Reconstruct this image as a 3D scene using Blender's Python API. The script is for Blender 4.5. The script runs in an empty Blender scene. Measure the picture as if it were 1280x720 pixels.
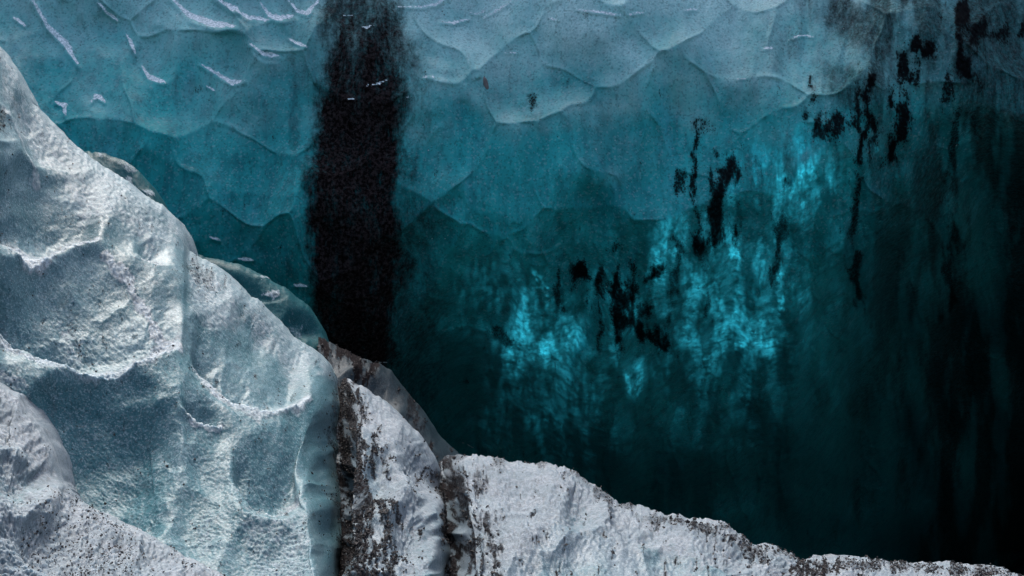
import bpy, math
import numpy as np
from mathutils import Vector

# ------------------------------------------------------------------ camera, sky, sun, exposure
sc = bpy.context.scene
col = sc.collection
CAM = np.array((0.0, 0.0, 1.6)); TANH = 0.4663; K = TANH / 640.0
cd = bpy.data.cameras.new('camera'); cam = bpy.data.objects.new('camera', cd); col.objects.link(cam)
cam.location = CAM; cam.rotation_euler = (math.radians(90), 0, 0)
cd.sensor_width = 36; cd.lens = 18 / TANH; cd.clip_start = 0.05; cd.clip_end = 500
sc.camera = cam

SUN_EL, SUN_AZ = math.radians(57), math.radians(-14)      # azimuth from +Y, high behind the wall
to_sun = Vector((math.sin(SUN_AZ) * math.cos(SUN_EL), math.cos(SUN_AZ) * math.cos(SUN_EL), math.sin(SUN_EL)))
w = bpy.data.worlds.new('World'); sc.world = w; w.use_nodes = True
nt = w.node_tree; bg = nt.nodes['Background']
sky = nt.nodes.new('ShaderNodeTexSky'); sky.sky_type = 'NISHITA'; sky.sun_disc = False
sky.sun_elevation = SUN_EL; sky.sun_rotation = SUN_AZ; sky.dust_density = 5.0; sky.air_density = 1.0; sky.ozone_density = 0.6
nt.links.new(sky.outputs[0], bg.inputs[0]); bg.inputs[1].default_value = 0.12
ld = bpy.data.lights.new('sun', 'SUN'); ld.energy = 1.4; ld.angle = math.radians(14); ld.color = (1, .975, .95)
sun = bpy.data.objects.new('sun', ld); col.objects.link(sun)
sun.rotation_euler = to_sun.to_track_quat('Z', 'Y').to_euler(); sun.location = (-3, 12, 18)
sc.view_settings.view_transform = 'Standard'; sc.view_settings.look = 'None'
sc.view_settings.gamma = 1; sc.view_settings.exposure = 1.3
sc.cycles.max_bounces = 8; sc.cycles.diffuse_bounces = 4; sc.cycles.glossy_bounces = 3
sc.cycles.use_denoising = True; sc.cycles.sample_clamp_indirect = 6

rng = np.random.default_rng(7)

# ------------------------------------------------------------------ numeric helpers
def ss(a, b, x):
    t = np.clip((x - a) / (b - a), 0, 1); return t * t * (3 - 2 * t)
def _h(ix, iy, s):
    n = (ix.astype(np.int64) * 374761393 + iy.astype(np.int64) * 668265263 + s * 982451653) & 0xffffffff
    n = ((n ^ (n >> 13)) * 1274126177) & 0xffffffff
    n = ((n ^ (n >> 16)) * 2246822519) & 0xffffffff
    return ((n ^ (n >> 15)) & 0xffffff) / float(0xffffff)
def perlin(x, y, s=0):
    ix, iy = np.floor(x), np.floor(y); fx, fy = x - ix, y - iy
    u = fx ** 3 * (fx * (fx * 6 - 15) + 10); v = fy ** 3 * (fy * (fy * 6 - 15) + 10)
    def g(dx, dy):
        a = _h(ix + dx, iy + dy, s) * 2 * np.pi
        return np.cos(a) * (fx - dx) + np.sin(a) * (fy - dy)
    a, b, c, d = g(0, 0), g(1, 0), g(0, 1), g(1, 1)
    return (a + u * (b - a)) * (1 - v) + (c + u * (d - c)) * v
def fbm(x, y, o=4, s=0, gain=.5):
    r = 0; a = 1.0; t = 0
    for k in range(o):
        r = r + a * perlin(x * 2 ** k + 13.7 * k, y * 2 ** k - 7.1 * k, s + k); a *= gain
    return r * 1.4
def ridged(x, y, o=4, s=0):
    r = 0; a = 1.0
    for k in range(o):
        r = r + a * (1 - np.abs(perlin(x * 2 ** k, y * 2 ** k, s + k)) * 2.2); a *= .5
    return r / 1.9
def worley(x, y, s=0, lo=1., up=1.):
    ix, iy = np.floor(x), np.floor(y); f1 = np.full(x.shape, 9.); f2 = f1.copy(); idv = np.zeros(x.shape)
    for dx in (-1, 0, 1):
        for dy in (-1, 0, 1):
            cx, cy = ix + dx, iy + dy
            dy = y - cy - _h(cx, cy, s + 5); d = np.hypot(cx + _h(cx, cy, s) - x, dy * np.where(dy > 0, lo, up))
            n = d < f1; f2 = np.where(n, f1, np.minimum(f2, d)); idv = np.where(n, _h(cx, cy, s + 9), idv); f1 = np.where(n, d, f1)
    return f1, f2, idv
def seg_dist(U, V, pts):
    """distance to a polyline and the 0..1 run along it"""
    best = np.full(U.shape, 1e9); run = np.zeros(U.shape); n = len(pts) - 1
    if n == 0: return np.hypot(U - pts[0][0], V - pts[0][1]), run
    for i in range(n):
        ax, ay = pts[i][:2]; bx, by = pts[i + 1][:2]; dx, dy = bx - ax, by - ay
        t = np.clip(((U - ax) * dx + (V - ay) * dy) / (dx * dx + dy * dy + 1e-9), 0, 1)
        d = np.hypot(U - ax - t * dx, V - ay - t * dy); m = d < best
        best = np.where(m, d, best); run = np.where(m, (i + t) / n, run)
    return best, run
def poly_in(U, V, pts):
    """signed distance, positive inside"""
    d, _ = seg_dist(U, V, pts + [pts[0]]); ins = np.zeros(U.shape, bool); n = len(pts)
    for i in range(n):
        ax, ay = pts[i]; bx, by = pts[(i + 1) % n]
        if ay == by: continue
        c = (ay > V) != (by > V)
        ins ^= c & (U < (bx - ax) * (V - ay) / (by - ay) + ax)
    return np.where(ins, d, -d)
def dents(U, V, lst, k=.012):
    """scooped hollows with a steep lower lip: (cx, cy, rx, ry_up, ry_low, depth, tilt)"""
    S = np.zeros(U.shape)
    for (cx, cy, rx, ru, rl, dep, tilt) in lst:
        c, s = math.cos(math.radians(tilt)), math.sin(math.radians(tilt))
        a = (U - cx) * c + (V - cy) * s; b = -(U - cx) * s + (V - cy) * c
        q = (a / rx) ** 2 + (b / np.where(b > 0, rl, ru)) ** 2
        f = dep * (np.minimum(q, 2.5) - 1)
        h = np.clip(.5 + .5 * (S - f) / k, 0, 1)
        S = S * (1 - h) + f * h - k * h * (1 - h)
    return S                     # negative inside
def axis(fine0, fine1, step, lo, hi):
    a = list(np.arange(fine0, fine1 + .01, step)); st = step; p = a[-1]
    while p < hi: st = min(st * 1.25, 60); p += st; a.append(p)
    st = step; p = a[0]; b = []
    while p > lo: st = min(st * 1.25, 60); p -= st; b.append(p)
    return np.array(b[::-1] + a)
def at(U, V, y):
    return np.stack([(U - 640) * K * y, y + 0 * U, CAM[2] + (360 - V) * K * y], -1)

# ------------------------------------------------------------------ materials
def nodes(name):
    m = bpy.data.materials.new(name); m.use_nodes = True; t = m.node_tree
    t.nodes.clear(); return m, t
class N:
    def __init__(s, t): s.t = t
    def __call__(s, typ, ins=(), **kw):
        n = s.t.nodes.new('ShaderNode' + typ)
        for k, v in kw.items(): setattr(n, k, v)
        for k, v in dict(ins).items():
            if isinstance(v, bpy.types.NodeSocket): s.t.links.new(v, n.inputs[k])
            else: n.inputs[k].default_value = v
        return n
    def mix(s, f, a, b, mode='MIX'):
        n = s.t.nodes.new('ShaderNodeMix'); n.data_type = 'RGBA'; n.blend_type = mode
        for i, v in ((0, f), (6, a), (7, b)):
            if isinstance(v, bpy.types.NodeSocket): s.t.links.new(v, n.inputs[i])
            else: n.inputs[i].default_value = (*v, 1) if isinstance(v, tuple) else v
        return n.outputs[2]
    def math(s, op, a, b=0., clamp=False):
        n = s.t.nodes.new('ShaderNodeMath'); n.operation = op; n.use_clamp = clamp
        for i, v in ((0, a), (1, b)):
            if isinstance(v, bpy.types.NodeSocket): s.t.links.new(v, n.inputs[i])
            else: n.inputs[i].default_value = v
        return n.outputs[0]
    def ramp(s, x, a, b, lo=0., hi=1.):
        n = s.t.nodes.new('ShaderNodeMapRange'); n.interpolation_type = 'SMOOTHSTEP'
        s.t.links.new(x, n.inputs[0])
        for i, v in enumerate((a, b, lo, hi)): n.inputs[i + 1].default_value = v
        return n.outputs[0]
    def noise(s, vec, scale, det=4, rough=.6):
        return s('TexNoise', {'Vector': vec, 'Scale': scale, 'Detail': det, 'Roughness': rough}).outputs[0]
def masks(n):
    a = n('Attribute', attribute_name='mask_a').outputs['Vector']; b = n('Attribute', attribute_name='mask_b').outputs['Vector']
    a = n('SeparateXYZ', {0: a}); b = n('SeparateXYZ', {0: b})
    return [a.outputs[i] for i in range(3)] + [b.outputs[i] for i in range(3)]

def wall_material():
    m, t = nodes('deep_glacier_ice'); n = N(t)
    frost, ash, trans, bub, crust_toplight, incl = masks(n)
    P = n('TexCoord').outputs['Object']
    stretched = n('Mapping', {0: P, 'Scale': (1, 1, .22)}).outputs[0]
    grain = n.noise(P, 70, 3, .7); mid = n.noise(P, 9, 5, .65); streak = n.noise(stretched, 14, 5, .7)
    body = n.mix(bub, (.0025, .175, .195), (.018, .37, .385))
    body = n.mix(n.ramp(streak, .42, .68, 0, .5), body, (.004, .085, .115))
    body = n.mix(n.ramp(n.noise(stretched, 5, 6, .7), .52, .72, 0, .4), body, (.07, .40, .48))
    body = n.mix(n.math('MULTIPLY', crust_toplight, n.ramp(grain, .3, .7, .6, 1.)), body, (.50, .74, .75))
    # grey brown silt veils
    body = n.mix(n.ramp(n.noise(stretched, 3.1, 6, .75), .56, .74, 0, .35), body, (.03, .07, .08))
    cell = n('TexVoronoi', {'Vector': P, 'Scale': 85.}).outputs['Color']
    cellv = n('SeparateColor', {0: cell}).outputs[0]
    body = n.mix(n.ramp(cellv, .8, 1., 0, .22), body, (.35, .44, .48))
    body = n.mix(n.ramp(cellv, .3, 0., 0, .35), body, (.004, .04, .05))
    body = n.mix(n.ramp(grain, .62, .8, 0, .25), body, (.35, .42, .45))
    fine = n.noise(P, 55, 5, .8)
    def crisp(x, lo=.36, hi=.64, amt=.9):
        return n.ramp(n.math('ADD', x, n.math('MULTIPLY', n.math('SUBTRACT', fine, .5), amt)), lo, hi)
    vst = n.noise(n('Mapping', {0: P, 'Scale': (1, 1, .18)}).outputs[0], 30, 7, .8); ash = n.ramp(n.math('ADD', ash, n.math('ADD', n.math('MULTIPLY', n.math('SUBTRACT', vst, .5), .9), n.math('MULTIPLY', n.math('SUBTRACT', fine, .5), .5))), .1, .95); incl0 = incl; sfine = n.noise(n('Mapping', {0: P, 'Scale': (1, 1, .3)}).outputs[0], 62, 7, .85); incl = n.ramp(n.math('ADD', incl, n.math('MULTIPLY', n.math('SUBTRACT', sfine, .5), 1.0)), .16, 1.05); frost = crisp(frost, .3, .6, .8)
    ashc = n.mix(n.ramp(n.noise(P, 45, 4, .75), .42, .66), (.003, .0022, .0025), (.034, .026, .027))
    body = n.mix(ash, body, ashc)
    body = n.mix(n.math('MULTIPLY', incl, .93), body, (.0025, .003, .004))
    v3 = n('TexVoronoi', {'Vector': n('Mapping', {0: P, 'Scale': (1, 1, .6)}).outputs[0], 'Scale': 75.})
    spd = n.math('LESS_THAN', v3.outputs['Distance'], n.math('MULTIPLY', n.math('SUBTRACT', incl0, .12), .9))
    body = n.mix(n.math('MULTIPLY', spd, .85), body, (.003, .003, .004))
    # ice chips and specks
    vor = n('TexVoronoi', {'Vector': P, 'Scale': 16.}); 
    spk = n.math('LESS_THAN', vor.outputs['Distance'], n.math('MULTIPLY', n.ramp(n.noise(P, 3.3, 2), .5, .75), .085))
    body = n.mix(n.math('MULTIPLY', spk, .55), body, (.6, .66, .7))
    v2 = n('TexVoronoi', {'Vector': P, 'Scale': 30.})
    dk = n.math('LESS_THAN', v2.outputs['Distance'], n.math('MULTIPLY', n.ramp(n.noise(stretched, 4.1, 4), .5, .8), .22))
    body = n.mix(n.math('MULTIPLY', dk, .7), body, (.004, .004, .005))
    frc = n.mix(n.ramp(n.noise(P, 60, 4, .8), .35, .62), (.20, .34, .39), (.82, .89, .93))
    body = n.mix(frost, body, frc)
    hgt = n.math('ADD', n.math('MULTIPLY', mid, .12), n.math('MULTIPLY', grain, .16))
    hgt = n.math('ADD', hgt, n.math('MULTIPLY', streak, .2))
    bump = n('Bump', {'Height': hgt, 'Strength': .35, 'Distance': .03}).outputs[0]
    rough = n.ramp(grain, .3, .7, .34, .6)
    dull = n.math('MAXIMUM', ash, incl)
    pr = n('BsdfPrincipled', {'Base Color': body, 'Roughness': n.math('ADD', rough, n.math('MULTIPLY', dull, .4)), 'IOR': 1.31, 'Specular IOR Level': n.ramp(dull, 0, 1, .32, .06), 'Normal': bump})
    tx = n.math('ADD', n.math('MULTIPLY', n.noise(P, 26, 8, .85), .8), n.math('MULTIPLY', n.noise(stretched, 40, 6, .8), .35))
    tc = n.mix(n.ramp(tx, .40, .80), (.001, .12, .17), (.04, .58, .82))
    tr = n('BsdfTranslucent', {'Color': tc})
    f = n.math('MULTIPLY', trans, n.ramp(n.noise(stretched, 7.5, 6, .75), .34, .66, .12, 1.))
    f = n.math('MULTIPLY', f, n.math('SUBTRACT', 1., n.math('MAXIMUM', ash, n.math('MAXIMUM', incl, frost)), True))
    mx = n('MixShader', {0: f, 1: pr.outputs[0], 2: tr.outputs[0]})
    o = n('OutputMaterial', {0: mx.outputs[0]}); return m

def ridge_material(name, clear_a, clear_b, frost_c, bumpd=.014, see=0., silt=.35, g=1.):
    m, t = nodes(name); n = N(t)
    frost, ash, deep, bub, crust_toplight, incl = masks(n)
    P = n('TexCoord').outputs['Object']
    fine = n.noise(P, 75, 6, .8)
    fine2 = n.noise(n('Mapping', {0: P, 'Rotation': (0, .7, .3), 'Scale': (1, 1, .4)}).outputs[0], 60, 7, .85)
    fsum = n.math('ADD', n.math('MULTIPLY', n.math('SUBTRACT', fine, .5), 1.3), n.math('MULTIPLY', n.math('SUBTRACT', fine2, .5), 1.5))
    frost = n.ramp(n.math('ADD', frost, fsum), .34, .88)
    gcell = n('SeparateColor', {0: n('TexVoronoi', {'Vector': P, 'Scale': 230.}).outputs['Color']}).outputs
    slant = n('Mapping', {0: P, 'Rotation': (0, .6, .3), 'Scale': (1, 1, .35)}).outputs[0]
    grain = n.noise(P, 190, 3, .8); mid = n.noise(P, 40, 6, .75); big = n.noise(P, 4, 5, .6)
    clear = n.mix(n.ramp(big, .35, .65), clear_a, clear_b)
    clear = n.mix(deep, clear, (.042, .14, .168))
    clear = n.mix(n.ramp(n.noise(slant, 20, 5, .75), .52, .75, 0, silt), clear, (.12, .12, .13))
    clear = n.mix(n.ramp(grain, .55, .75, 0, .55 * g), clear, (.50, .56, .60))
    clear = n.mix(n.ramp(grain, .45, .28, 0, .5), clear, (.03, .05, .06))
    clear = n.mix(n.ramp(gcell[0], .6, 1., 0, .26 * g), clear, (.55, .62, .67))
    clear = n.mix(n.ramp(gcell[1], .3, 0., 0, .55), clear, (.03, .06, .075))
    fr = n.mix(n.ramp(n.noise(slant, 55, 5, .8), .34, .6), tuple(.45 * c for c in frost_c), frost_c)
    fr = n.mix(n.ramp(gcell[2], .45, 0., 0, .65), fr, tuple(.3 * c for c in frost_c))
    pit = n.ramp(n.noise(P, 95, 4, .8), .40, .30)
    fr = n.mix(n.math('MULTIPLY', pit, .6), fr, (.07, .065, .07))
    fr = n.mix(n.ramp(n.noise(P, 7, 5, .7), .4, .62, 0, .6), fr, tuple(.55 * c * k for c, k in zip(frost_c, (.85, 1., 1.04))))
    body = n.mix(frost, clear, fr)
    an = n.ramp(n.math('ADD', ash, n.math('MULTIPLY', n.math('SUBTRACT', n.noise(P, 80, 7, .85), .5), 2.2)), .15, 1.0)
    body = n.mix(an, body, n.mix(mid, (.005, .004, .0045), (.018, .0145, .0155)))
    hgt = n.math('ADD', n.math('MULTIPLY', mid, .35), n.math('MULTIPLY', grain, .4))
    hgt = n.math('ADD', hgt, n.math('MULTIPLY', n.math('MULTIPLY', frost, fine2), .6))
    hgt = n.math('ADD', hgt, n.math('MULTIPLY', gcell[0], .16))
    bump = n('Bump', {'Height': hgt, 'Strength': n.ramp(frost, 0, 1, .2, .52), 'Distance': bumpd}).outputs[0]
    rough = n.ramp(frost, 0, 1, .42 if g > .5 else .46, .48)
    pr = n('BsdfPrincipled', {'Base Color': body, 'Roughness': n.math('ADD', rough, n.math('MULTIPLY', an, .4)), 'IOR': 1.31, 'Specular IOR Level': n.ramp(an, 0, 1, .36 if g > .5 else .14, .06), 'Normal': bump, 'Subsurface Weight': .45 * (g > .5), 'Subsurface Radius': (.75, .9, 1.), 'Subsurface Scale': .03})
    out = pr.outputs[0]
    if see:
        tp = n('BsdfTransparent', {0: (.55, .85, .9, 1)})
        out = n('MixShader', {0: n.math('MULTIPLY', n.math('SUBTRACT', 1., frost, True), see), 1: out, 2: tp.outputs[0]}).outputs[0]
    n('OutputMaterial', {0: out}); return m

def plain_material(name, a, b, scale, rough=.6, bumpd=.03):
    m, t = nodes(name); n = N(t); P = n('TexCoord').outputs['Object']
    x = n.noise(P, scale, 6, .7)
    bp = n('Bump', {'Height': x, 'Strength': .8, 'Distance': bumpd}).outputs[0]
    pr = n('BsdfPrincipled', {'Base Color': n.mix(n.ramp(x, .3, .7), a, b), 'Roughness': rough, 'Normal': bp})
    n('OutputMaterial', {0: pr.outputs[0]}); return m

M_wall = wall_material()
M_ridge = ridge_material('frosted_ridge_ice', (.055, .142, .168), (.125, .225, .258), (.50, .57, .615))
M_pale = ridge_material('dusty_grey_ridge_ice', (.10, .15, .185), (.17, .22, .255), (.33, .375, .42))
M_dark = ridge_material('shaded_grey_ice', (.012, .02, .026), (.028, .04, .048), (.20, .22, .25), g=.2, silt=.1)  # wedge ice, its colour darkened so it looks shaded
M_glass = ridge_material('glassy_apron_ice', (.004, .06, .072), (.012, .105, .12), (.50, .58, .62), see=.2, silt=0., g=.3)
M_grit = plain_material('black_volcanic_grit', (.004, .0035, .004), (.035, .03, .032), 60, .75, .004)
M_floor = plain_material('packed_ice_floor', (.025, .035, .04), (.08, .10, .11), 2.5, .5, .05)
M_body = plain_material('glacier_ice_body', (.10, .22, .26), (.25, .36, .40), 1.5, .5, .05)
M_stone = plain_material('pinkish_stone', (.10, .09, .09), (.17, .15, .15), 40, .7, .004)

# ------------------------------------------------------------------ object helpers
def thing(name, loc, label=None, cat=None, group=None, kind=None):
    o = bpy.data.objects.new(name, None); col.objects.link(o); o.location = loc; o.empty_display_size = .2
    for k, v in (('label', label), ('category', cat), ('group', group), ('kind', kind)):
        if v: o[k] = v
    return o
def mesh_np(name, V, quads, mat, parent=None, normals=None, attrs=None, base=(0, 0, 0), smooth=True):
    me = bpy.data.meshes.new(name); nq, k = quads.shape
    me.vertices.add(len(V)); me.vertices.foreach_set('co', (V - np.array(base)).astype(np.float32).ravel())
    me.loops.add(nq * k); me.loops.foreach_set('vertex_index', quads.astype(np.int32).ravel())
    me.polygons.add(nq); me.polygons.foreach_set('loop_start', (np.arange(nq) * k).astype(np.int32))
    me.polygons.foreach_set('use_smooth', np.full(nq, smooth))
    me.materials.append(mat); me.update(calc_edges=True)
    for nm, A in (attrs or {}).items():
        at_ = me.attributes.new(nm, 'FLOAT_VECTOR', 'POINT'); at_.data.foreach_set('vector', A.astype(np.float32).ravel())
    if normals is not None: me.normals_split_custom_set_from_vertices(normals.tolist())
    o = bpy.data.objects.new(name, me); col.objects.link(o)
    if parent: o.parent = parent
    return o
def grid_normals(P):
    du = np.gradient(P, axis=1); dv = np.gradient(P, axis=0)
    n = np.cross(dv, du); n /= np.linalg.norm(n, axis=-1, keepdims=True) + 1e-12
    return n
def components(c):
    """connected pieces of equal class on a grid of cells: run-length union-find"""
    par = []; lab = np.zeros(c.shape, int); prev = []
    def find(i):
        while par[i] != i: par[i] = par[par[i]]; i = par[i]
        return i
    for r in range(c.shape[0]):
        row = c[r]; cut = np.flatnonzero(np.diff(row)) + 1; st = np.concatenate([[0], cut]); en = np.concatenate([cut, [len(row)]]); cur = []; j = 0
        for a, b in zip(st.tolist(), en.tolist()):
            k = row[a]; me_ = len(par); par.append(me_)
            while j < len(prev) and prev[j][1] <= a: j += 1
            q = j
            while q < len(prev) and prev[q][0] < b:
                if prev[q][2] == k:
                    ra, rb = find(prev[q][3]), find(me_)
                    if ra != rb: par[rb] = ra
                q += 1
            cur.append((a, b, k, me_)); lab[r, a:b] = me_
        prev = cur
    root = np.array([find(i) for i in range(len(par))]); return root[lab]
def split_grid(root, P, Nn, cls, names, mat, A, B, base, small=90):
    """one grid, cut into a mesh for each connected piece of a class; shared normals keep it seamless"""
    r, c = P.shape[:2]; idx = np.arange(r * c).reshape(r, c)
    q = np.stack([idx[:-1, :-1], idx[1:, :-1], idx[1:, 1:], idx[:-1, 1:]], -1).reshape(-1, 4); qc = cls[:-1, :-1].copy()
    for it in range(6):                                   # crumbs join their neighbour
        lab = components(qc); u, inv, cnt = np.unique(lab, return_inverse=True, return_counts=True); crumb = (cnt[inv] < small).reshape(lab.shape)
        if not crumb.any(): break
        for rr in range(1, qc.shape[0]): qc[rr][crumb[rr]] = qc[rr - 1][crumb[rr]]
        if it > 3: qc[0][crumb[0]] = 0
    lab = components(qc).ravel(); qc = qc.ravel(); Pf, Nf, Af, Bf = (X.reshape(-1, 3) for X in (P, Nn, A, B))
    order = np.argsort(lab, kind='stable'); bounds = np.flatnonzero(np.diff(lab[order])) + 1
    for grp in np.split(order, bounds):
        s = q[grp]; u, inv = np.unique(s, return_inverse=True)
        mesh_np(names[int(qc[grp[0]])], Pf[u], inv.reshape(-1, 4), mat, root, Nf[u], {'mask_a': Af[u], 'mask_b': Bf[u]}, base)
OCT = np.array([(1, 0, 0), (-1, 0, 0), (0, 1, 0), (0, -1, 0), (0, 0, 1), (0, 0, -1)], float)
OF = np.array([(0, 2, 4), (2, 1, 4), (1, 3, 4), (3, 0, 4), (2, 0, 5), (1, 2, 5), (3, 1, 5), (0, 3, 5)])
def grit(root, P, Nn, weight, count, smin, smax, base, name='grit', mat=None):
    w_ = weight.ravel().clip(0); pick = rng.choice(w_.size, count, p=w_ / w_.sum())
    c = P.reshape(-1, 3)[pick] + Nn.reshape(-1, 3)[pick] * .001 + rng.normal(0, .0025, (count, 3))
    size = smin + (smax - smin) * rng.random(count) ** 3
    v = OCT[None] * (1 + rng.uniform(-.45, .45, (count, 6, 1))) * size[:, None, None] * rng.uniform(.5, 1.2, (count, 1, 3))
    a = rng.uniform(0, 6.3, count); ca, sa = np.cos(a)[:, None], np.sin(a)[:, None]
    x = v[..., 0] * ca - v[..., 2] * sa; z = v[..., 0] * sa + v[..., 2] * ca
    v = np.stack([x, v[..., 1], z], -1) + c[:, None]
    f = (OF[None] + (np.arange(count) * 6)[:, None, None]).reshape(-1, 3)
    o = mesh_np(name, v.reshape(-1, 3), f, mat or M_grit, root, base=base, smooth=False); o['kind'] = 'stuff'
    return o

# ------------------------------------------------------------------ the setting: pit floor, added sky-blocking slope, glacier behind the wall
gx = np.concatenate([np.linspace(-120, -14, 18), np.linspace(-13, 13, 60), np.linspace(14, 120, 18)])
gy = np.concatenate([np.linspace(-120, -14, 18), np.linspace(-13, 24, 80), np.linspace(25, 160, 20)])
GX, GY = np.meshgrid(gx, gy)
rad = np.maximum(np.abs(GX) / 12.0, np.where(GY < 1, (1 - GY) / 4.8, (GY - 1) / 26.0))
GZ = -.05 + 7.4 * ss(.55, 1.15, rad + .06 * fbm(GX / 2, GY / 2, 3, 3)) + .12 * fbm(GX / 1.3, GY / 1.3, 4, 11)  # unseen slope behind the camera, added to block skylight from the lower wall
GZ -= 4.2 * ss(4.6, 9.0, GY) * (1 - ss(.9, 1.1, rad))
gp = np.stack([GX, GY, GZ], -1); r_, c_ = GX.shape; gi = np.arange(r_ * c_).reshape(r_, c_)
gq = np.stack([gi[:-1, :-1], gi[:-1, 1:], gi[1:, 1:], gi[1:, :-1]], -1).reshape(-1, 4)
fl = mesh_np('ground_and_sky_blocker', gp.reshape(-1, 3), gq, M_floor); fl['kind'] = 'structure'

# ------------------------------------------------------------------ the ice wall
us = axis(-6, 1286, 1.8, -620, 1900); vs = axis(-6, 716, 1.8, -300, 1000)
U, V = np.meshgrid(us, vs)
wu = U + 9 * fbm(U / 60, V / 60, 3, 21); wv = V + 9 * fbm(U / 60, V / 60, 3, 31)
right = ss(880, 1230, U); left = 1 - ss(380, 620, U)
# bulging upper face, undercut below; the undercut starts higher on the right
v0 = 240 - 120 * right + 20 * left + 45 * fbm(U / 170, V / 260, 3, 301)
lean = .5 * np.clip((v0 + 30 - V) / 250, 0, 2.2) ** 1.5
xv = np.clip(V - v0, 0, None); xv = np.where(xv > 600, 600 + 60 * np.tanh((xv - 600) / 200), xv)
und = (3.5 + 1.5 * right - 1.9 * left) * (xv / 360) ** 1.6 * .95
Y = 7.0 + lean + und + .12 * fbm(U / 300, V / 300, 3, 2)
DW = [  # scallops traced on the wall
 (560, 40, 70, 60, 50, .05, 10), (640, 60, 70, 70, 60, .05, 20), (625, 95, 75, 80, 50, .05, 35), (735, 90, 85, 90, 62, .06, 30),
 (655, 20, 60, 40, 35, .04, 0), (760, 60, 60, 60, 30, .04, 0), (815, 90, 50, 60, 45, .05, 0), (840, 110, 60, 60, 40, .05, 10),
 (640, 225, 62, 60, 52, .06, 0), (925, 50, 60, 70, 55, .06, 20), (960, 20, 80, 50, 40, .05, 10), (1010, 80, 50, 70, 50, .04, -30),
 (855, 205, 60, 60, 70, .05, 0), (740, 170, 70, 50, 45, .04, 10), (700, 260, 55, 50, 60, .05, 0), (635, 375, 45, 50, 45, .06, 0),
 (715, 480, 60, 60, 55, .06, 0), (930, 470, 60, 70, 60, .06, 0), (810, 260, 45, 60, 60, .04, 0), (975, 270, 50, 70, 60, .05, 0),
 (560, 170, 60, 70, 60, .04, 10), (545, 280, 50, 70, 60, .035, 0), (880, 340, 40, 60, 55, .05, 0), (1050, 330, 50, 80, 60, .05, 0),
 (60, 40, 60, 50, 40, .05, 40), (250, 0, 60, 40, 36, .06, 30), (320, 5, 35, 30, 22, .05, 20), (355, 10, 30, 28, 18, .05, 20),
 (385, 0, 28, 26, 20, .05, 0), (285, 75, 45, 40, 30, .05, 35), (335, 55, 30, 30, 18, .045, 30), (190, 75, 35, 40, 30, .05, 20),
 (150, 40, 40, 40, 35, .04, 40), (120, 110, 40, 40, 30, .04, 20), (250, 170, 80, 70, 60, .035, 20), (330, 190, 70, 70, 60, .035, 10),
 (200, 250, 70, 70, 60, .04, 20), (320, 290, 60, 60, 50, .03, 0)]
for k in range(90):
    x_, y_ = rng.uniform(-600, 1880), rng.uniform(-290, 960)
    if -20 < x_ < 1030 and -40 < y_ < 300 and rng.random() < .75: continue
    s_ = rng.uniform(35, 95); DW.append((x_, y_, s_ * .8, s_, s_ * .8, rng.uniform(.025, .06), rng.uniform(-25, 25)))
D = (.6 + .6 * left - .1 * right) * dents(wu, wv, DW, .006)
f1, f2, fid = worley((U + 24 * fbm(U / 90, V / 90, 2, 201, .35)) / 100, (V + 24 * fbm(U / 90, V / 90, 2, 205, .35)) / 94, 207, 1.6, .72)
g1, g2, gid = worley((U + 9 * fbm(U / 25, V / 40, 3, 211)) / 34, (V + 14 * fbm(U / 25, V / 40, 3, 215)) / 105, 217)
low = ss(230, 330, V) * ss(560, 640, U)
D += .13 * (f1 ** 2 - .3) * (1 - .3 * low) + .014 * np.exp(-((f2 - f1) / .035) ** 2) * ss(-.3, .3, fbm(U / 50, V / 50, 3, 221)) + .01 * np.exp(-((g2 - g1) / .05) ** 2) * (low + .3 * right) + .05 * (g1 ** 2 - .3) * (.1 + low + .35 * right)
D += .02 * (ridged(U / 32, V / 280, 3, 331) - .5) * ss(100, 260, V) * ss(540, 640, U)
D += .02 * fbm(U / 38, V / 150, 4, 41) * (1 + .8 * right) + .004 * fbm(U / 16, V / 22, 4, 44)
D += .03 * ridged(U / 75, V / 260, 4, 47) * ss(260, 480, V) * ss(540, 640, U)
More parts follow.
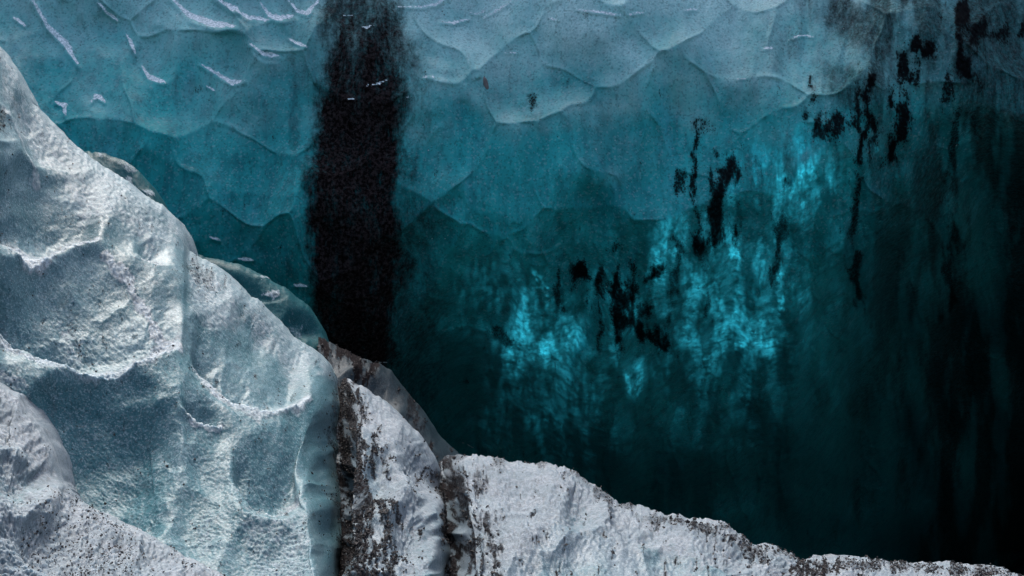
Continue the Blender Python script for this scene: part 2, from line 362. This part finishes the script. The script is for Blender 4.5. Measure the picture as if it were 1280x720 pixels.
LIPS = [([(40, 0), (60, 35), (80, 55), (97, 80)], 6), ([(213, -4), (235, 20), (265, 32), (293, 33)], 7), ([(268, -4), (290, 12), (298, 12)], 6),
 ([(294, 12), (310, 23), (334, 25)], 4), ([(326, 4), (336, 20), (350, 25), (366, 20)], 5.5), ([(362, 2), (372, 15), (384, 18), (397, 2)], 4),
 ([(250, 80), (270, 92), (290, 105), (306, 101)], 4), ([(313, 55), (330, 69), (349, 70)], 4.5), ([(360, 48), (372, 55), (384, 59)], 3),
 ([(158, 42), (163, 55), (170, 68)], 3.5), ([(177, 82), (186, 98), (206, 103)], 4.5), ([(113, 128), (120, 120), (131, 127)], 4), ([(17, 22), (31, 32)], 3.5),
 ([(122, 2), (133, 16), (146, 25)], 3), ([(70, 128), (82, 132), (81, 144)], 4), ([(258, 108), (268, 113)], 2), ([(498, 8), (528, 9), (545, 6), (562, -4)], 4.5),
 ([(550, 27), (566, 29), (586, 24)], 4), ([(588, 16), (600, 18), (607, 10)], 3), ([(604, 22), (625, 12), (640, 0)], 3.5), ([(630, 66), (650, 66)], 2.5),
 ([(685, 22), (698, 26)], 2.5), ([(722, 12), (745, 15), (775, 19)], 4), ([(785, 18), (803, 16)], 3.5), ([(855, 13), (872, 12)], 3), ([(954, 61), (966, 60)], 3),
 ([(986, 50), (1000, 45), (1017, 46)], 3), ([(921, 99), (935, 98)], 2.2), ([(449, 32), (458, 35), (467, 31)], 3), ([(457, 107), (470, 106), (484, 101)], 3),
 ([(434, 123), (443, 124)], 2.5), ([(528, 97), (542, 96)], 3), ([(426, 20), (440, 19)], 2), ([(264, 297), (274, 300)], 3.2), ([(298, 324), (316, 325)], 3.2),
 ([(367, 357), (384, 358)], 3), ([(505, 122), (512, 120)], 2.2), ([(470, 452), (484, 453)], 1.6), ([(577, 553), (592, 560)], 1.8), ([(1122, 40), (1128, 41)], 1.5)]
frost = np.zeros(U.shape); cls = np.zeros(U.shape, int); names = {0: 'ice_face', 1: 'ash_band'}
fn = fbm(U / 7, V / 7, 3, 51); fn2 = fbm(U / 3.2, V / 3.2, 2, 55)
def above(U, V, pts):
    p = np.array(sorted(pts), float); return V < np.interp(U, p[:, 0], p[:, 1])
for k, (pts, wd) in enumerate(LIPS):  # white frost colour on scallop lips also paints their sky glints
    wd *= .58 if pts[0][0] > 400 else .82
    d, run = seg_dist(U + 1.5 * fn, V + 1.5 * fn, pts)
    wid = wd * (np.sin(np.pi * (.06 + .88 * run ** (1.5 if len(pts) > 2 else 1))) + .12)
    up = above(U, V, pts)
    m = np.where(up, 1 - ss(wid * .35, wid * 1.7, d + 1.6 * fn2 + .8 * fn), 1 - ss(wid * .1, wid * .35 + .9, d)); frost = np.maximum(frost, m * (.62 if pts[0][0] > 400 else .9))
    D += (.0045 * wd) * np.exp(-(seg_dist(U, V - wd * .7, pts)[0] / (wd * .8)) ** 2)
    cls[m > .5] = 10 + k; names[10 + k] = 'frost_glint'
# volcanic ash band
vb = [-400, 0, 100, 200, 300, 400, 470, 560, 1000]
eL = -4 + np.interp(V, vb, [402, 404, 407, 393, 389, 394, 402, 410, 420]); eR = np.interp(V, vb, [492, 495, 508, 503, 501, 497, 492, 490, 490])
en = 15 * fbm(U / 40, V / 75, 6, 61, .6) + 4 * fbm(U / 5, V / 7, 2, 66)
ash = ss(-24, 20, U + en - eL) * (1 - ss(-22, 46, U - en - eR)) * (.95 + .12 * fbm(U / 24, V / 60, 5, 64)).clip(.8, 1) * (.74 + .26 * ss(-10, 120, V + 45 * fbm(U / 9, V / 50, 4, 62)))
ash = np.maximum(ash, .62 * ss(370, 400, U + en) * (1 - ss(500, 600, U + 2 * en)) * ss(110, 300, V))
ash = np.maximum(ash, .35 * np.exp(-((U - 368 + en) / 18) ** 2) * ss(.0, .5, fbm(U / 12, V / 90, 4, 68) + .25))
silt = ss(900, 1090, U + 110 * fbm(U / 110, V / 90, 5, 131)) * (.5 * ss(-.45, .3, fbm(U / 45, V / 190, 5, 133, .55)) + .3 * np.exp(-((V - 30) / 90) ** 2) + .26 * ss(1080, 1250, U))
ash = np.maximum(ash, np.minimum(silt, .66))
D += ash * (.005 * fbm(U / 5, V / 9, 3, 71) + .012 * fbm(U / 20, V / 40, 3, 75))
cls[(ash > .6) & (cls == 0) & (U < 620)] = 1
# dirt frozen into the ice
INC = [([(1133, 66), (1140, 57), (1152, 54), (1162, 60)], 6, 1), ([(1132, 64), (1128, 110), (1123, 150), (1117, 192)], 6, 1), ([(1131, 140), (1137, 160)], 6, .7),
 ([(1204, 18), (1205, 55), (1208, 96)], 7, 1), ([(1236, 18), (1224, 38), (1212, 50)], 7, .9), ([(1210, 50), (1245, 46), (1282, 42)], 5, .8),
 ([(1014, 104), (1015, 142)], 3.5, .9), ([(1032, 160), (1050, 162), (1066, 158)], 9, .9), ([(1093, 96), (1082, 138), (1078, 160), (1074, 205)], 4, 1), ([(1070, 148), (1084, 150)], 7, .9),
 ([(1089, 180), (1086, 206)], 3.5, .9), ([(872, 152), (871, 192), (866, 260)], 3.5, .9), ([(906, 214), (902, 240), (890, 292)], 12, 1), ([(918, 260), (936, 256)], 7, .8),
 ([(850, 222), (850, 250)], 5, .8), ([(846, 305), (850, 318)], 5, .8), ([(790, 354), (818, 345)], 7, 1), ([(772, 348), (776, 375), (781, 405)], 12, 1), ([(782, 398), (800, 414), (822, 426)], 9, 1),
 ([(728, 336), (745, 352), (768, 362)], 8, 1), ([(754, 366), (753, 434)], 2.6, .9), ([(618, 414), (632, 420)], 5, .8), ([(1074, 225), (1069, 300), (1074, 372)], 4, .8),
 ([(1190, 100), (1191, 250), (1186, 385)], 5, .75), ([(979, 228), (974, 280), (966, 345)], 3.2, .8), ([(845, 330), (838, 400)], 2.6, .7), ([(888, 300), (880, 410)], 2.6, .7),
 ([(1218, 95), (1222, 150), (1228, 170)], 3, .7), ([(700, 360), (708, 385)], 4, .8), ([(660, 122), (663, 130)], 4, .7), ([(800, 380), (812, 388)], 2.5, .8), ([(642, 150), (700, 158)], 2.6, .45)]
incl = np.zeros(U.shape); iw = 3 * fbm(U / 14, V / 40, 4, 81, .65) + 9 * fbm(U / 45, V / 45, 2, 381); iw2 = 9 * fbm(U / 45, V / 45, 2, 385) + 5 * fbm(U / 14, V / 22, 4, 181, .65); ir = fbm(U / 4.5, V / 8, 3, 87, .65); isn = fbm(U / 15, V / 46, 5, 281, .55)
for k, (pts, wd, den) in enumerate(INC):
    d, run = seg_dist(U + iw, V + iw2 * 1.4, pts)
    env = np.exp(-(d / (wd * 2.4)) ** 1.4)
    m = den * np.maximum(ss(.2, 1.3, 1.2 * env + .7 * isn + .12 * ir), .62 * np.exp(-(d / (wd * 3.8)) ** 2) * (.8 + .5 * isn)); incl = np.maximum(incl, m)
    cls[(m > .5) & (cls == 0)] = 100 + k; names[100 + k] = 'dirt_inclusion'
D += .01 * incl * fn2
# cloudier, thinner ice that daylight reaches from the shaft behind
G = [(905, 325, 50, 55, 1.), (960, 208, 62, 48, 1.2), (925, 200, 45, 32, .6), (1003, 225, 30, 50, 1.), (848, 325, 28, 60, .6), (782, 370, 30, 30, .7), (785, 460, 14, 38, .8),
     (680, 430, 45, 36, .95), (662, 398, 24, 34, .8), (718, 425, 28, 32, .7), (945, 415, 28, 26, .8), (900, 400, 60, 60, .5), (640, 370, 60, 70, .15), (800, 330, 240, 150, .09),
     (940, 300, 110, 130, .2), (1210, 150, 60, 80, .06), (690, 190, 150, 90, .12), (990, 340, 40, 60, .4), (700, 490, 70, 70, .15), (900, 450, 80, 70, .14)]
trans = np.zeros(U.shape); tu = U + 22 * fbm(U / 45, V / 90, 4, 91); tv = V + 25 * fbm(U / 45, V / 90, 4, 95)
for (cx, cy, rx, ry, a_) in G: trans = np.maximum(trans, a_ * np.exp(-(((tu - cx) / rx) ** 2 + ((tv - cy) / ry) ** 2)))
for pts, wd, a_ in [([(1003, 182), (1004, 222), (986, 246)], 3.5, .8), ([(848, 232), (866, 256), (896, 282)], 3, .8), ([(1076, 150), (1088, 160), (1092, 190)], 2, .5),
                   ([(820, 345), (826, 320), (838, 300)], 2.5, .7), ([(985, 330), (972, 350), (978, 372), (970, 404), (948, 418), (918, 436)], 4, .9), ([(668, 338), (690, 380), (664, 420)], 2.5, .6), ([(880, 430), (884, 450)], 4, .7)]:
    trans = np.maximum(trans, a_ * np.exp(-(seg_dist(U + 7 * fn, V + 5 * fn2, pts)[0] / wd) ** 2))
trans *= (.25 + .9 * ss(-.35, .4, fbm(U / 22, V / 75, 5, 97, .6))) * (.55 + .6 * gid) * (.55 + .45 * ss(.02, .14, g2 - g1)) * (.6 + .5 * fid) * .9
trans = trans.clip(0, 1)
bub = (.62 + .5 * fbm(U / 90, V / 200, 4, 101) - .45 * right).clip(0, 1)
crust_toplight = (1.2 * ss(200, -50, V + 70 * fbm(U / 80, V / 60, 4, 105)) * (.55 + .45 * ss(440, 560, U)) * .8).clip(0, 1) * (1 - .75 * right)  # weathered crust, its pale colour also painting skylight toward the wall top
Pw = at(U, V, Y - D); Nw = grid_normals(Pw)
base_w = (0, 7.5, -4.)
wall = thing('ice_wall', base_w, 'towering scalloped teal glacier wall split by a black vertical ash band', 'ice wall')
split_grid(wall, Pw, Nw, cls, names, M_wall, np.stack([frost, ash, trans], -1), np.stack([bub, crust_toplight, incl], -1), base_w, 12)
# the glacier behind the open shaft, whose daylight comes through the thin ice
def blocky(x0, x1, y0, y1, z0, z1, seed, name):
    n_ = 26; u = np.linspace(0, 1, n_); prof = [(0, 0), (0, .5), (0, .93), (.04, 1), (.5, 1), (1, 1), (1, 0)]
    rows = []
    for (a, b) in prof:
        x = x0 + (x1 - x0) * u; yy = y0 + (y1 - y0) * a + .35 * fbm(x / 1.4, np.full(n_, b * 3.), 3, seed)
        rows.append(np.stack([x, yy, np.full(n_, z0 + (z1 - z0) * b) + .12 * fbm(x, np.full(n_, a * 4.), 3, seed + 1)], -1))
    P = np.stack(rows); i = np.arange(P.shape[0] * n_).reshape(-1, n_)
    q = np.stack([i[:-1, :-1], i[:-1, 1:], i[1:, 1:], i[1:, :-1]], -1).reshape(-1, 4)
    return mesh_np(name, P.reshape(-1, 3), q, M_body, wall, base=base_w)
blocky(-20, 20, 21.0, 42, -4., 4.9, 5, 'rear_ice_mass')

# ------------------------------------------------------------------ foreground ridges
def ridge(name, label, crest, u_rng, v_top, yc, yn, mat, dent=(), frost_polys=(), frost_lines=(), dirt=(), deep=(), rough=.006, edge=None,
          step=1.7, seed=1, dirt_crest=0., frost_base=.12, gritn=0, cat='ice ridge', group=None, rowsb=14, crest_frost=(18, 40), cnoise=1.5, drop=1.6, cusp=.075, ledges=(), gsize=.007, chip=.016, cf=.72, dk=1.):
    us = axis(max(u_rng[0], -8), min(u_rng[1], 1288), step, u_rng[0], u_rng[1]); us = us[us <= u_rng[1] + 1]
    cp = np.array(crest, float); vc = np.interp(us, cp[:, 0], cp[:, 1])
    vs_ = vc.copy()
    vc = vc + cnoise * (fbm(us / 14, us * 0 + seed, 4, seed, .65) + .5 * fbm(us / 4, us * 0 + seed, 2, seed + 3))
    vmin = vc.min(); nfine = int((722 - vmin) / step)
    t = np.linspace(0, 1, max(nfine, 30)) ** 1.12
    Vf = vs_[None] + (np.maximum(722, vs_ + 25)[None] - vs_[None]) * t[:, None]
    Vf = Vf + (vc - vs_)[None] * np.exp(-(Vf - vs_[None]) / 8.)
    ext = np.linspace(0, 1, 22)[1:, None] ** 1.3
    Vv = np.concatenate([Vf, Vf[-1:] + (1560 - Vf[-1:]) * ext]); Uu = np.repeat(us[None], len(Vv), 0)
    yc_ = np.interp(us, *np.array(yc, float).T) if isinstance(yc, list) else np.full(us.shape, yc)
    ker = np.ones(41) / 41; vsm = np.convolve(np.pad(vs_, 20, 'edge'), ker, 'valid')
    tt = ((Vv - vsm[None] - (vs_ - vsm)[None] * np.exp(-(Vv - vs_[None]).clip(0) / 45.) - (vc - vs_)[None] * np.exp(-(Vv - vs_[None]).clip(0) / 8.)) / (720 - vsm[None] + 60).clip(120)).clip(0, None); t1 = tt.clip(0, 1)
    s = .55 * np.sqrt(t1 * (2 - t1)) + .45 * t1 + .35 * (tt - 1).clip(0)
    Yv = yc_[None] - (yc_[None] - yn) * s
    Yv = np.maximum(Yv, 1.7)
    if edge is not None: Yv = Yv + edge(Uu + 13 * fbm(Uu / 70, Vv / 150, 3, seed + 97), Vv)
    fade = ss(0, 26, Vv - vc[None]) * (1 - .7 * ss(760, 1000, Vv))
    wu = Uu + 5 * fbm(Uu / 40, Vv / 40, 3, seed + 11); wv = Vv + 5 * fbm(Uu / 40, Vv / 40, 3, seed + 17)
    D = dk * dents(wu, wv, list(dent), .02) * fade if dent else np.zeros(Uu.shape)
    D += .012 * fbm(Uu / 80, Vv / 80, 2, seed + 21) * fade
    h1, h2, hid = worley((Uu + 20 * fbm(Uu / 60, Vv / 60, 3, seed + 71)) / 78, (Vv + 20 * fbm(Uu / 60, Vv / 60, 3, seed + 75)) / 64, seed + 77, 1.4, .8)
    D += cusp * (h1 ** 2 - .3) * fade
    i1, i2, iid = worley((Uu + 8 * fbm(Uu / 20, Vv / 20, 3, seed + 81)) / 21, (Vv + 8 * fbm(Uu / 20, Vv / 20, 3, seed + 85)) / 16, seed + 87)
    fz = np.full(Uu.shape, frost_base); ed = 8 * fbm(Uu / 26, Vv / 26, 5, seed + 31, .65) + 4 * fbm(Uu / 7, Vv / 7, 3, seed + 35)
    if crest_frost: fz = np.maximum(fz, cf - cf * ss(crest_frost[0], crest_frost[1], Vv - vc[None] + ed * 1.5))
    for (pl, a_) in frost_polys: fz = np.maximum(fz, a_ * ss(-15, 15, poly_in(Uu, Vv, pl) + ed))
    for (pl, wd, a_) in frost_lines: fz = np.maximum(fz, a_ * (1 - ss(wd * .5, wd * 1.3, seg_dist(Uu, Vv, pl)[0] + .5 * ed)))
    for (pl, wd, hh) in [(p, w_, .005) for p, w_, _ in frost_lines]: D += hh * np.exp(-(seg_dist(Uu, Vv, pl)[0] / wd) ** 2)
    for (pl, dep, wd) in ledges:
        p = np.array(sorted(pl), float); dv = (np.interp(Uu, p[:, 0], p[:, 1]) + .3 * ed - Vv) / wd
        ends = ss(p[0, 0] - 6, p[0, 0] + 14, Uu) * (1 - ss(p[-1, 0] - 16, p[-1, 0] + 4, Uu)) if p[0, 0] > 5 else 1 - ss(p[-1, 0] - 16, p[-1, 0] + 4, Uu)
        D -= dep * ends * np.where(dv > 0, dv * np.exp(1 - dv.clip(0, 30)), 0)
        fz = np.maximum(fz, ends * 1.25 * np.where(dv > 0, np.exp(-(dv.clip(0, 30) / 1.15) ** 2), 1 - ss(0, .12, -dv)))
    dz = np.zeros(Uu.shape); dn = fbm(Uu / 9, Vv / 26, 5, seed + 91, .7)
    for (pl, wd, a_) in dirt: dz = np.maximum(dz, a_ * ss(.3, 1., np.exp(-(seg_dist(Uu + .6 * ed, Vv, pl)[0] / (wd * 1.25)) ** 2) + .75 * dn))
    if dirt_crest: dz = np.maximum(dz, dirt_crest * (1 - ss(6, 22, Vv - vc[None])) * ss(.0, .4, fbm(Uu / 30, Vv / 20, 4, seed + 41)))
    dp = np.zeros(Uu.shape)
    for (pl, a_) in deep: dp = np.maximum(dp, a_ * ss(-22, 22, poly_in(Uu, Vv, pl) + ed))
    D += chip * (i1 ** 2 - .3) / (1 + (np.gradient(Yv, axis=1) / np.gradient(Uu, axis=1) / (K * Yv) / 2.) ** 2) * (.03 + .6 * fz.clip(0, 1) ** 1.5 + .5 * dz) * fade
    flat = 1 / (1 + (np.gradient(Yv, axis=1) / np.gradient(Uu, axis=1) / (K * Yv) / 2.) ** 2)
    inner = .25 + .75 * ss(0, 10, Vv - vc[None])
    D += rough * (.3 * fbm(Uu / 9, Vv / 9, 3, seed + 51, .6) * (.4 + fz) + .45 * (ridged(Uu / 14, Vv / 14, 3, seed + 55) - .5) * fz + .8 * fbm(Uu / 3.6, Vv / 3.6, 2, seed + 57) * (.25 + fz + dz)) * inner * flat
    P = at(Uu, Vv, Yv); nn = grid_normals(P); P = P + nn * D[..., None]
    # the far side of the crest, falling into the pit
    k = np.linspace(0, 1, rowsb)[1:, None, None]; top = P[:1]; ys = (.55 * k ** .8) * 1.2
    back = top + np.concatenate([0 * ys, ys, -drop * k ** 1.7 - .02 * k], -1) * np.ones_like(top)
    back[..., 1] += .06 * fbm(Uu[:1] / 60, back[..., 0] * 0 + np.linspace(0, 3, rowsb)[1:, None], 3, seed + 61)
    P = np.concatenate([back[::-1], P]); pad = lambda X: np.concatenate([np.repeat(X[:1], rowsb - 1, 0), X])
    bk = np.concatenate([np.linspace(0, 1, rowsb)[1:][::-1], np.zeros(len(fz))])[:, None]; bk = ss(.1, .3, bk)
    fz, dz, dp = pad(fz) * (1 - bk), pad(dz) * (1 - bk), np.maximum(pad(dp), bk); Nn = grid_normals(P)  # back faces coloured darker to cut bounce light onto the wall
    cls = np.zeros(fz.shape, int); cls[fz > .5] = 1; cls[dz > .42] = 2
    base = (float(P[..., 0].mean()), float(P[..., 1].mean()), 0.)
    root = thing(name, base, label, cat, group)
    z = np.zeros(fz.shape)
    split_grid(root, P, Nn, cls, {0: 'clear_ice', 1: 'frost_crust', 2: 'dirt_band'}, mat, np.stack([fz, dz, dp], -1), np.stack([z, z, z], -1), base)
    if gritn: grit(root, P, Nn, (dz + .004 * fz) * pad(np.where((Vv < 730) & (Uu > -20) & (Uu < 1300), 1., 0.)), gritn, .001, gsize, base)
    return root, P, Nn

# glassy apron between the hump and the wall
ridge('ice_apron', 'thin dark glassy ice apron rising behind the crest of the large frosted hump', [(-400, -60), (0, 84), (50, 160), (90, 190), (112, 190), (130, 192), (150, 200), (172, 213), (188, 230), (200, 249),
      (215, 280), (240, 316), (262, 322), (300, 330), (330, 345), (360, 362), (388, 384), (404, 410), (416, 452), (424, 520)], (-400, 424), 0, 5.5, 4.6, M_glass, dent=[(380, 410, 30, 30, 26, .05, 20), (300, 360, 60, 30, 30, .05, 30)],
      frost_polys=[([(366, 392), (384, 400), (392, 414), (376, 416), (362, 406)], .8)], frost_lines=[([(322, 346), (334, 348)], 3, .8), ([(330, 362), (345, 366)], 3.5, .8), ([(110, 182), (128, 196)], 4, .7),  # white glints on the glassy ice, painted as small frost marks
      ([(150, 200), (166, 212)], 4, .6), ([(162, 224), (176, 236), (190, 244)], 4, .7), ([(132, 196), (150, 204), (164, 212)], 4, .5)], crest_frost=None, frost_base=.06, cnoise=1.5, seed=71, cat='ice sheet', rough=.005, drop=2.)
# large hump
edgeA = lambda U, V: .9 * ss(392, 446, U) ** 1.3 * ss(430, 520, V)
A_crest = [(-400, -120), (-120, -20), (0, 58), (22, 88), (40, 128), (62, 150), (85, 172), (105, 190), (130, 208), (160, 226), (185, 246), (205, 258), (222, 274), (232, 292), (236, 312),
           (250, 322), (272, 332), (290, 346), (312, 368), (326, 376), (338, 390), (352, 404), (366, 420), (384, 430), (398, 440), (410, 452), (420, 470), (430, 520), (450, 640)]
ridge('ice_hump', 'largest pale ice hump with frosted crest and smooth blue green hollows', A_crest, (-400, 448), 0, [(-400, 4.3), (0, 4.4), (250, 4.6), (450, 4.7)], 2.7, M_ridge,
      dent=[(100, 372, 128, 80, 84, .13, -6), (45, 262, 100, 70, 58, .11, 0), (130, 560, 118, 110, 150, .20, 12), (318, 436, 92, 75, 74, .11, 8), (352, 600, 80, 70, 46, .09, 0), (175, 300, 60, 50, 60, .05, 40),
            (255, 590, 60, 90, 120, .08, 0), (60, 170, 70, 40, 36, .06, 50), (330, 690, 70, 50, 60, .07, 0), (270, 360, 40, 30, 40, .04, 40), (390, 560, 40, 80, 120, .06, 0), (20, 410, 34, 50, 40, .07, 20)],
      frost_polys=[([(0, 62), (40, 132), (90, 178), (165, 232), (222, 278), (236, 320), (216, 300), (196, 318), (160, 270), (112, 270), (96, 240), (60, 205), (44, 185), (22, 165), (0, 120)], .56),
                   ([(8, 276), (40, 284), (66, 302), (128, 288), (84, 304), (48, 326), (14, 308)], 1.3), ([(0, 400), (24, 424), (62, 438), (104, 452), (160, 440), (200, 424), (226, 414), (230, 434), (196, 446), (150, 460), (96, 462), (40, 446), (0, 424)], 1.25),
                   ([(84, 372), (110, 380), (122, 430), (90, 440), (80, 410)], .55), ([(236, 322), (272, 334), (300, 360), (318, 390), (300, 404), (262, 404), (240, 392), (234, 360)], .62),
                   ([(322, 380), (368, 424), (398, 446), (396, 492), (372, 470), (348, 430), (326, 420)], .55), ([(250, 448), (282, 484), (316, 500), (350, 508), (388, 488), (384, 504), (346, 516), (306, 510), (270, 488)], 1.15),
                   ([(296, 588), (322, 620), (352, 630), (384, 600), (396, 590), (404, 720), (330, 720), (300, 660)], .5), ([(250, 630), (276, 612), (270, 690), (246, 690)], .5), ([(0, 460), (18, 470), (30, 480), (14, 482), (0, 478)], .9)],
      frost_lines=[([(138, 308), (166, 336), (194, 378), (214, 416), (228, 432)], 6, .95), ([(228, 508), (250, 522), (278, 526)], 4, .8), ([(0, 130), (24, 160), (44, 196), (60, 220)], 4, .7), ([(262, 470), (300, 500), (340, 512), (388, 494)], 5, .9)],
      dirt=[([(240, 336), (262, 344)], 12, .5), ([(100, 380), (112, 420)], 8, .35), ([(0, 150), (6, 160)], 6, .6), ([(424, 470), (428, 600), (430, 720)], 10, .6)],
      deep=[([(30, 470), (230, 446), (226, 560), (210, 690), (150, 660), (80, 580)], 1.), ([(30, 345), (80, 360), (76, 430), (36, 420)], .6), ([(250, 500), (300, 520), (290, 580), (260, 720), (226, 700)], .7), ([(300, 510), (392, 510), (390, 590), (320, 600)], .5), ([(392, 470), (420, 480), (424, 720), (404, 720)], .9), ([(0, 318), (20, 330), (20, 380), (0, 390)], .6)],  # dark clear ice, also painting shade into the hollows and right flank
      ledges=[([(0, 290), (20, 312), (45, 324), (65, 312), (90, 300), (128, 294)], .05, 16), ([(0, 398), (25, 426), (60, 440), (100, 460), (150, 459), (200, 441), (228, 432)], .06, 17),
              ([(250, 448), (290, 492), (345, 513), (388, 497)], .05, 14), ([(296, 590), (320, 622), (350, 632), (392, 604)], .04, 15), ([(228, 508), (250, 522), (278, 527)], .03, 7), ([(176, 312), (196, 322), (216, 328)], .03, 9)],
      cusp=.022, cf=.58, dk=.68, gsize=.0042, seed=3, crest_frost=(10, 30), edge=edgeA, gritn=3500, rough=.0045, chip=.009)
# wedge behind
ridge('ice_wedge', 'smooth dark grey ice wedge leaning behind the dirty ridge', [(396, 420), (430, 436), (452, 448), (474, 454), (490, 464), (502, 480), (514, 496), (530, 514), (548, 542), (566, 560), (582, 572), (604, 600), (640, 660)],
      (398, 640), 0, 5.3, 4.0, M_dark, dent=[(470, 490, 40, 40, 40, .06, 40)], dirt=[([(400, 420), (430, 440), (446, 448), (456, 460)], 12, 1.1), ([(512, 496), (524, 540), (540, 600)], 8, .7)], crest_frost=None, frost_base=0., seed=91, cat='ice wedge', gritn=1200, rough=.005)
# dirty middle ridge
edgeB = lambda U, V: .5 * ss(452, 418, U) + .9 * ss(540, 572, U) ** 1.5
ridge('ice_ridge', 'narrow grey white ice ridge streaked with black ash beside the large hump', [(405, 450), (425, 466), (446, 480), (462, 488), (486, 504), (508, 526), (528, 546), (544, 570), (552, 592), (557, 620), (564, 670), (576, 730)],
      (408, 580), 0, [(400, 4.75), (470, 4.7), (580, 4.4)], 3.0, M_pale, dent=[(480, 590, 26, 36, 34, .05, 20), (520, 650, 34, 40, 50, .06, 10), (440, 640, 26, 80, 80, .05, 0), (530, 560, 30, 40, 60, .03, 0)], frost_polys=[([(440, 480), (560, 560), (570, 720), (500, 720), (470, 560)], .66)],
      dirt=[([(408, 456), (414, 560), (420, 725)], 13, 1.), ([(420, 466), (428, 520), (438, 580), (446, 640), (456, 725)], 23, .9), ([(440, 560), (470, 620), (486, 660), (490, 725)], 10, .75), ([(470, 540), (464, 566), (476, 580)], 4, .8), ([(484, 552), (488, 580)], 3, .7), ([(552, 590), (558, 640), (566, 720)], 7, .8), ([(476, 610), (500, 640)], 4, .8), ([(424, 490), (452, 500), (462, 520)], 6, .7)],
      deep=[([(516, 650), (556, 640), (562, 720), (520, 720)], .6), ([(466, 570), (492, 566), (494, 606), (470, 610)], .4)], seed=23, crest_frost=(30, 70), edge=edgeB, gritn=9000, rough=.007, frost_base=.42)
# long low ridge
edgeD = lambda U, V: .5 * ss(590, 552, U)
ridge('ice_ridge', 'long low frosted ice ridge tapering away from the black streaked one', [(530, 590), (556, 570), (580, 568), (620, 571), (642, 577), (690, 579), (712, 586), (730, 597), (752, 612), (770, 627), (800, 632), (828, 641), (866, 647), (896, 650),
      (912, 656), (926, 668), (940, 680), (962, 679), (980, 688), (1000, 699), (1030, 698), (1060, 695), (1096, 699), (1140, 704), (1190, 702), (1210, 706), (1250, 708), (1272, 718), (1330, 735), (1500, 800), (1800, 900)],
      (540, 1800), 0, [(540, 4.5), (900, 4.2), (1800, 4.0)], 3.0, M_pale, dent=[(730, 630, 24, 30, 34, .04, 0), (690, 700, 60, 40, 60, .05, 0), (860, 700, 90, 40, 60, .05, 0), (640, 620, 50, 30, 40, .03, 20), (815, 665, 16, 20, 22, .03, 0), (600, 660, 40, 60, 60, .04, 0)],
      frost_polys=[([(580, 570), (700, 580), (770, 630), (930, 664), (960, 684), (900, 690), (800, 676), (760, 670), (700, 650), (660, 690), (600, 720), (580, 650)], .62)], frost_lines=[([(830, 690), (836, 698)], 4, .9), ([(731, 654), (742, 660)], 3, .9)],
      dirt=[([(548, 585), (552, 650), (556, 725)], 12, 1.), ([(562, 572), (572, 610), (580, 660), (588, 725)], 13, .85), ([(612, 640), (620, 680), (616, 725)], 7, .8), ([(580, 590), (604, 600)], 8, .7), ([(730, 600), (764, 628)], 6, .6), ([(820, 648), (860, 656), (900, 662), (930, 678)], 5, .75), ([(925, 672), (946, 690), (960, 700)], 6, .7), ([(1000, 708), (1035, 714)], 9, .95), ([(1040, 704), (1100, 706), (1180, 712), (1260, 716)], 5, .6)],
      deep=[([(680, 690), (760, 690), (770, 725), (670, 725)], .5), ([(716, 612), (744, 616), (740, 650), (722, 650)], .6), ([(806, 650), (824, 660), (826, 690), (808, 690)], .6), ([(840, 680), (930, 690), (930, 725), (840, 725)], .4)],
      seed=37, crest_frost=(34, 70), edge=edgeD, gritn=7000, rough=.008, frost_base=.34, dirt_crest=.6, cnoise=3.)
# near shelf
ridge('ice_shelf', 'frost covered pitted ice shelf at the foot of the large hump', [(-400, 330), (-100, 420), (0, 478), (14, 488), (24, 494), (34, 512), (52, 534), (66, 556), (75, 584), (80, 600), (96, 622), (118, 636), (150, 654), (176, 662), (206, 678), (232, 694), (262, 708), (286, 722), (360, 790), (500, 900)],
      (-400, 480), 0, [(-400, 3.1), (0, 3.1), (300, 2.9), (480, 2.7)], 2.1, M_pale, dent=[(40, 590, 60, 30, 30, .05, 20), (20, 540, 50, 30, 20, .04, 30), (60, 680, 60, 40, 50, .05, 20), (160, 690, 50, 30, 40, .03, 0)], frost_polys=[([(-400, 300), (0, 480), (80, 600), (290, 722), (290, 900), (-400, 900)], .6)],
      dirt=[([(70, 640), (110, 680), (150, 725)], 30, .2), ([(120, 650), (160, 680)], 12, .22)], deep=[([(6, 590), (64, 590), (70, 604), (30, 612), (4, 604)], 1.)], seed=57, crest_frost=(30, 60), gritn=2600, gsize=.0034, rough=.008, frost_base=.3, cat='ice shelf', drop=1.2)

# pebble frozen into the wall
def pebble():
    u, v = np.meshgrid(np.linspace(0, 2 * np.pi, 25), np.linspace(0, np.pi, 15))
    r = 1 + .12 * fbm(np.cos(u) * np.sin(v) * 2 + 5, np.cos(v) * 2 + np.sin(u) * np.sin(v), 3, 5)
    p = np.stack([.016 * np.cos(u) * np.sin(v), .014 * np.sin(u) * np.sin(v), .062 * np.cos(v)], -1) * r[..., None]
    th = math.radians(-12); x, z = p[..., 0].copy(), p[..., 2].copy(); p[..., 0] = x * math.cos(th) + z * math.sin(th); p[..., 2] = -x * math.sin(th) + z * math.cos(th)
    j = np.argmin((U - 608) ** 2 + (V - 107) ** 2); c = Pw.reshape(-1, 3)[j]
    i = np.arange(u.size).reshape(u.shape); q = np.stack([i[:-1, :-1], i[1:, :-1], i[1:, 1:], i[:-1, 1:]], -1).reshape(-1, 4)
    o = mesh_np('pebble', p.reshape(-1, 3), q, M_stone); o.location = c
    o['label'] = 'slender pinkish stone frozen into the teal wall beside the ash band'; o['category'] = 'stone'
pebble()
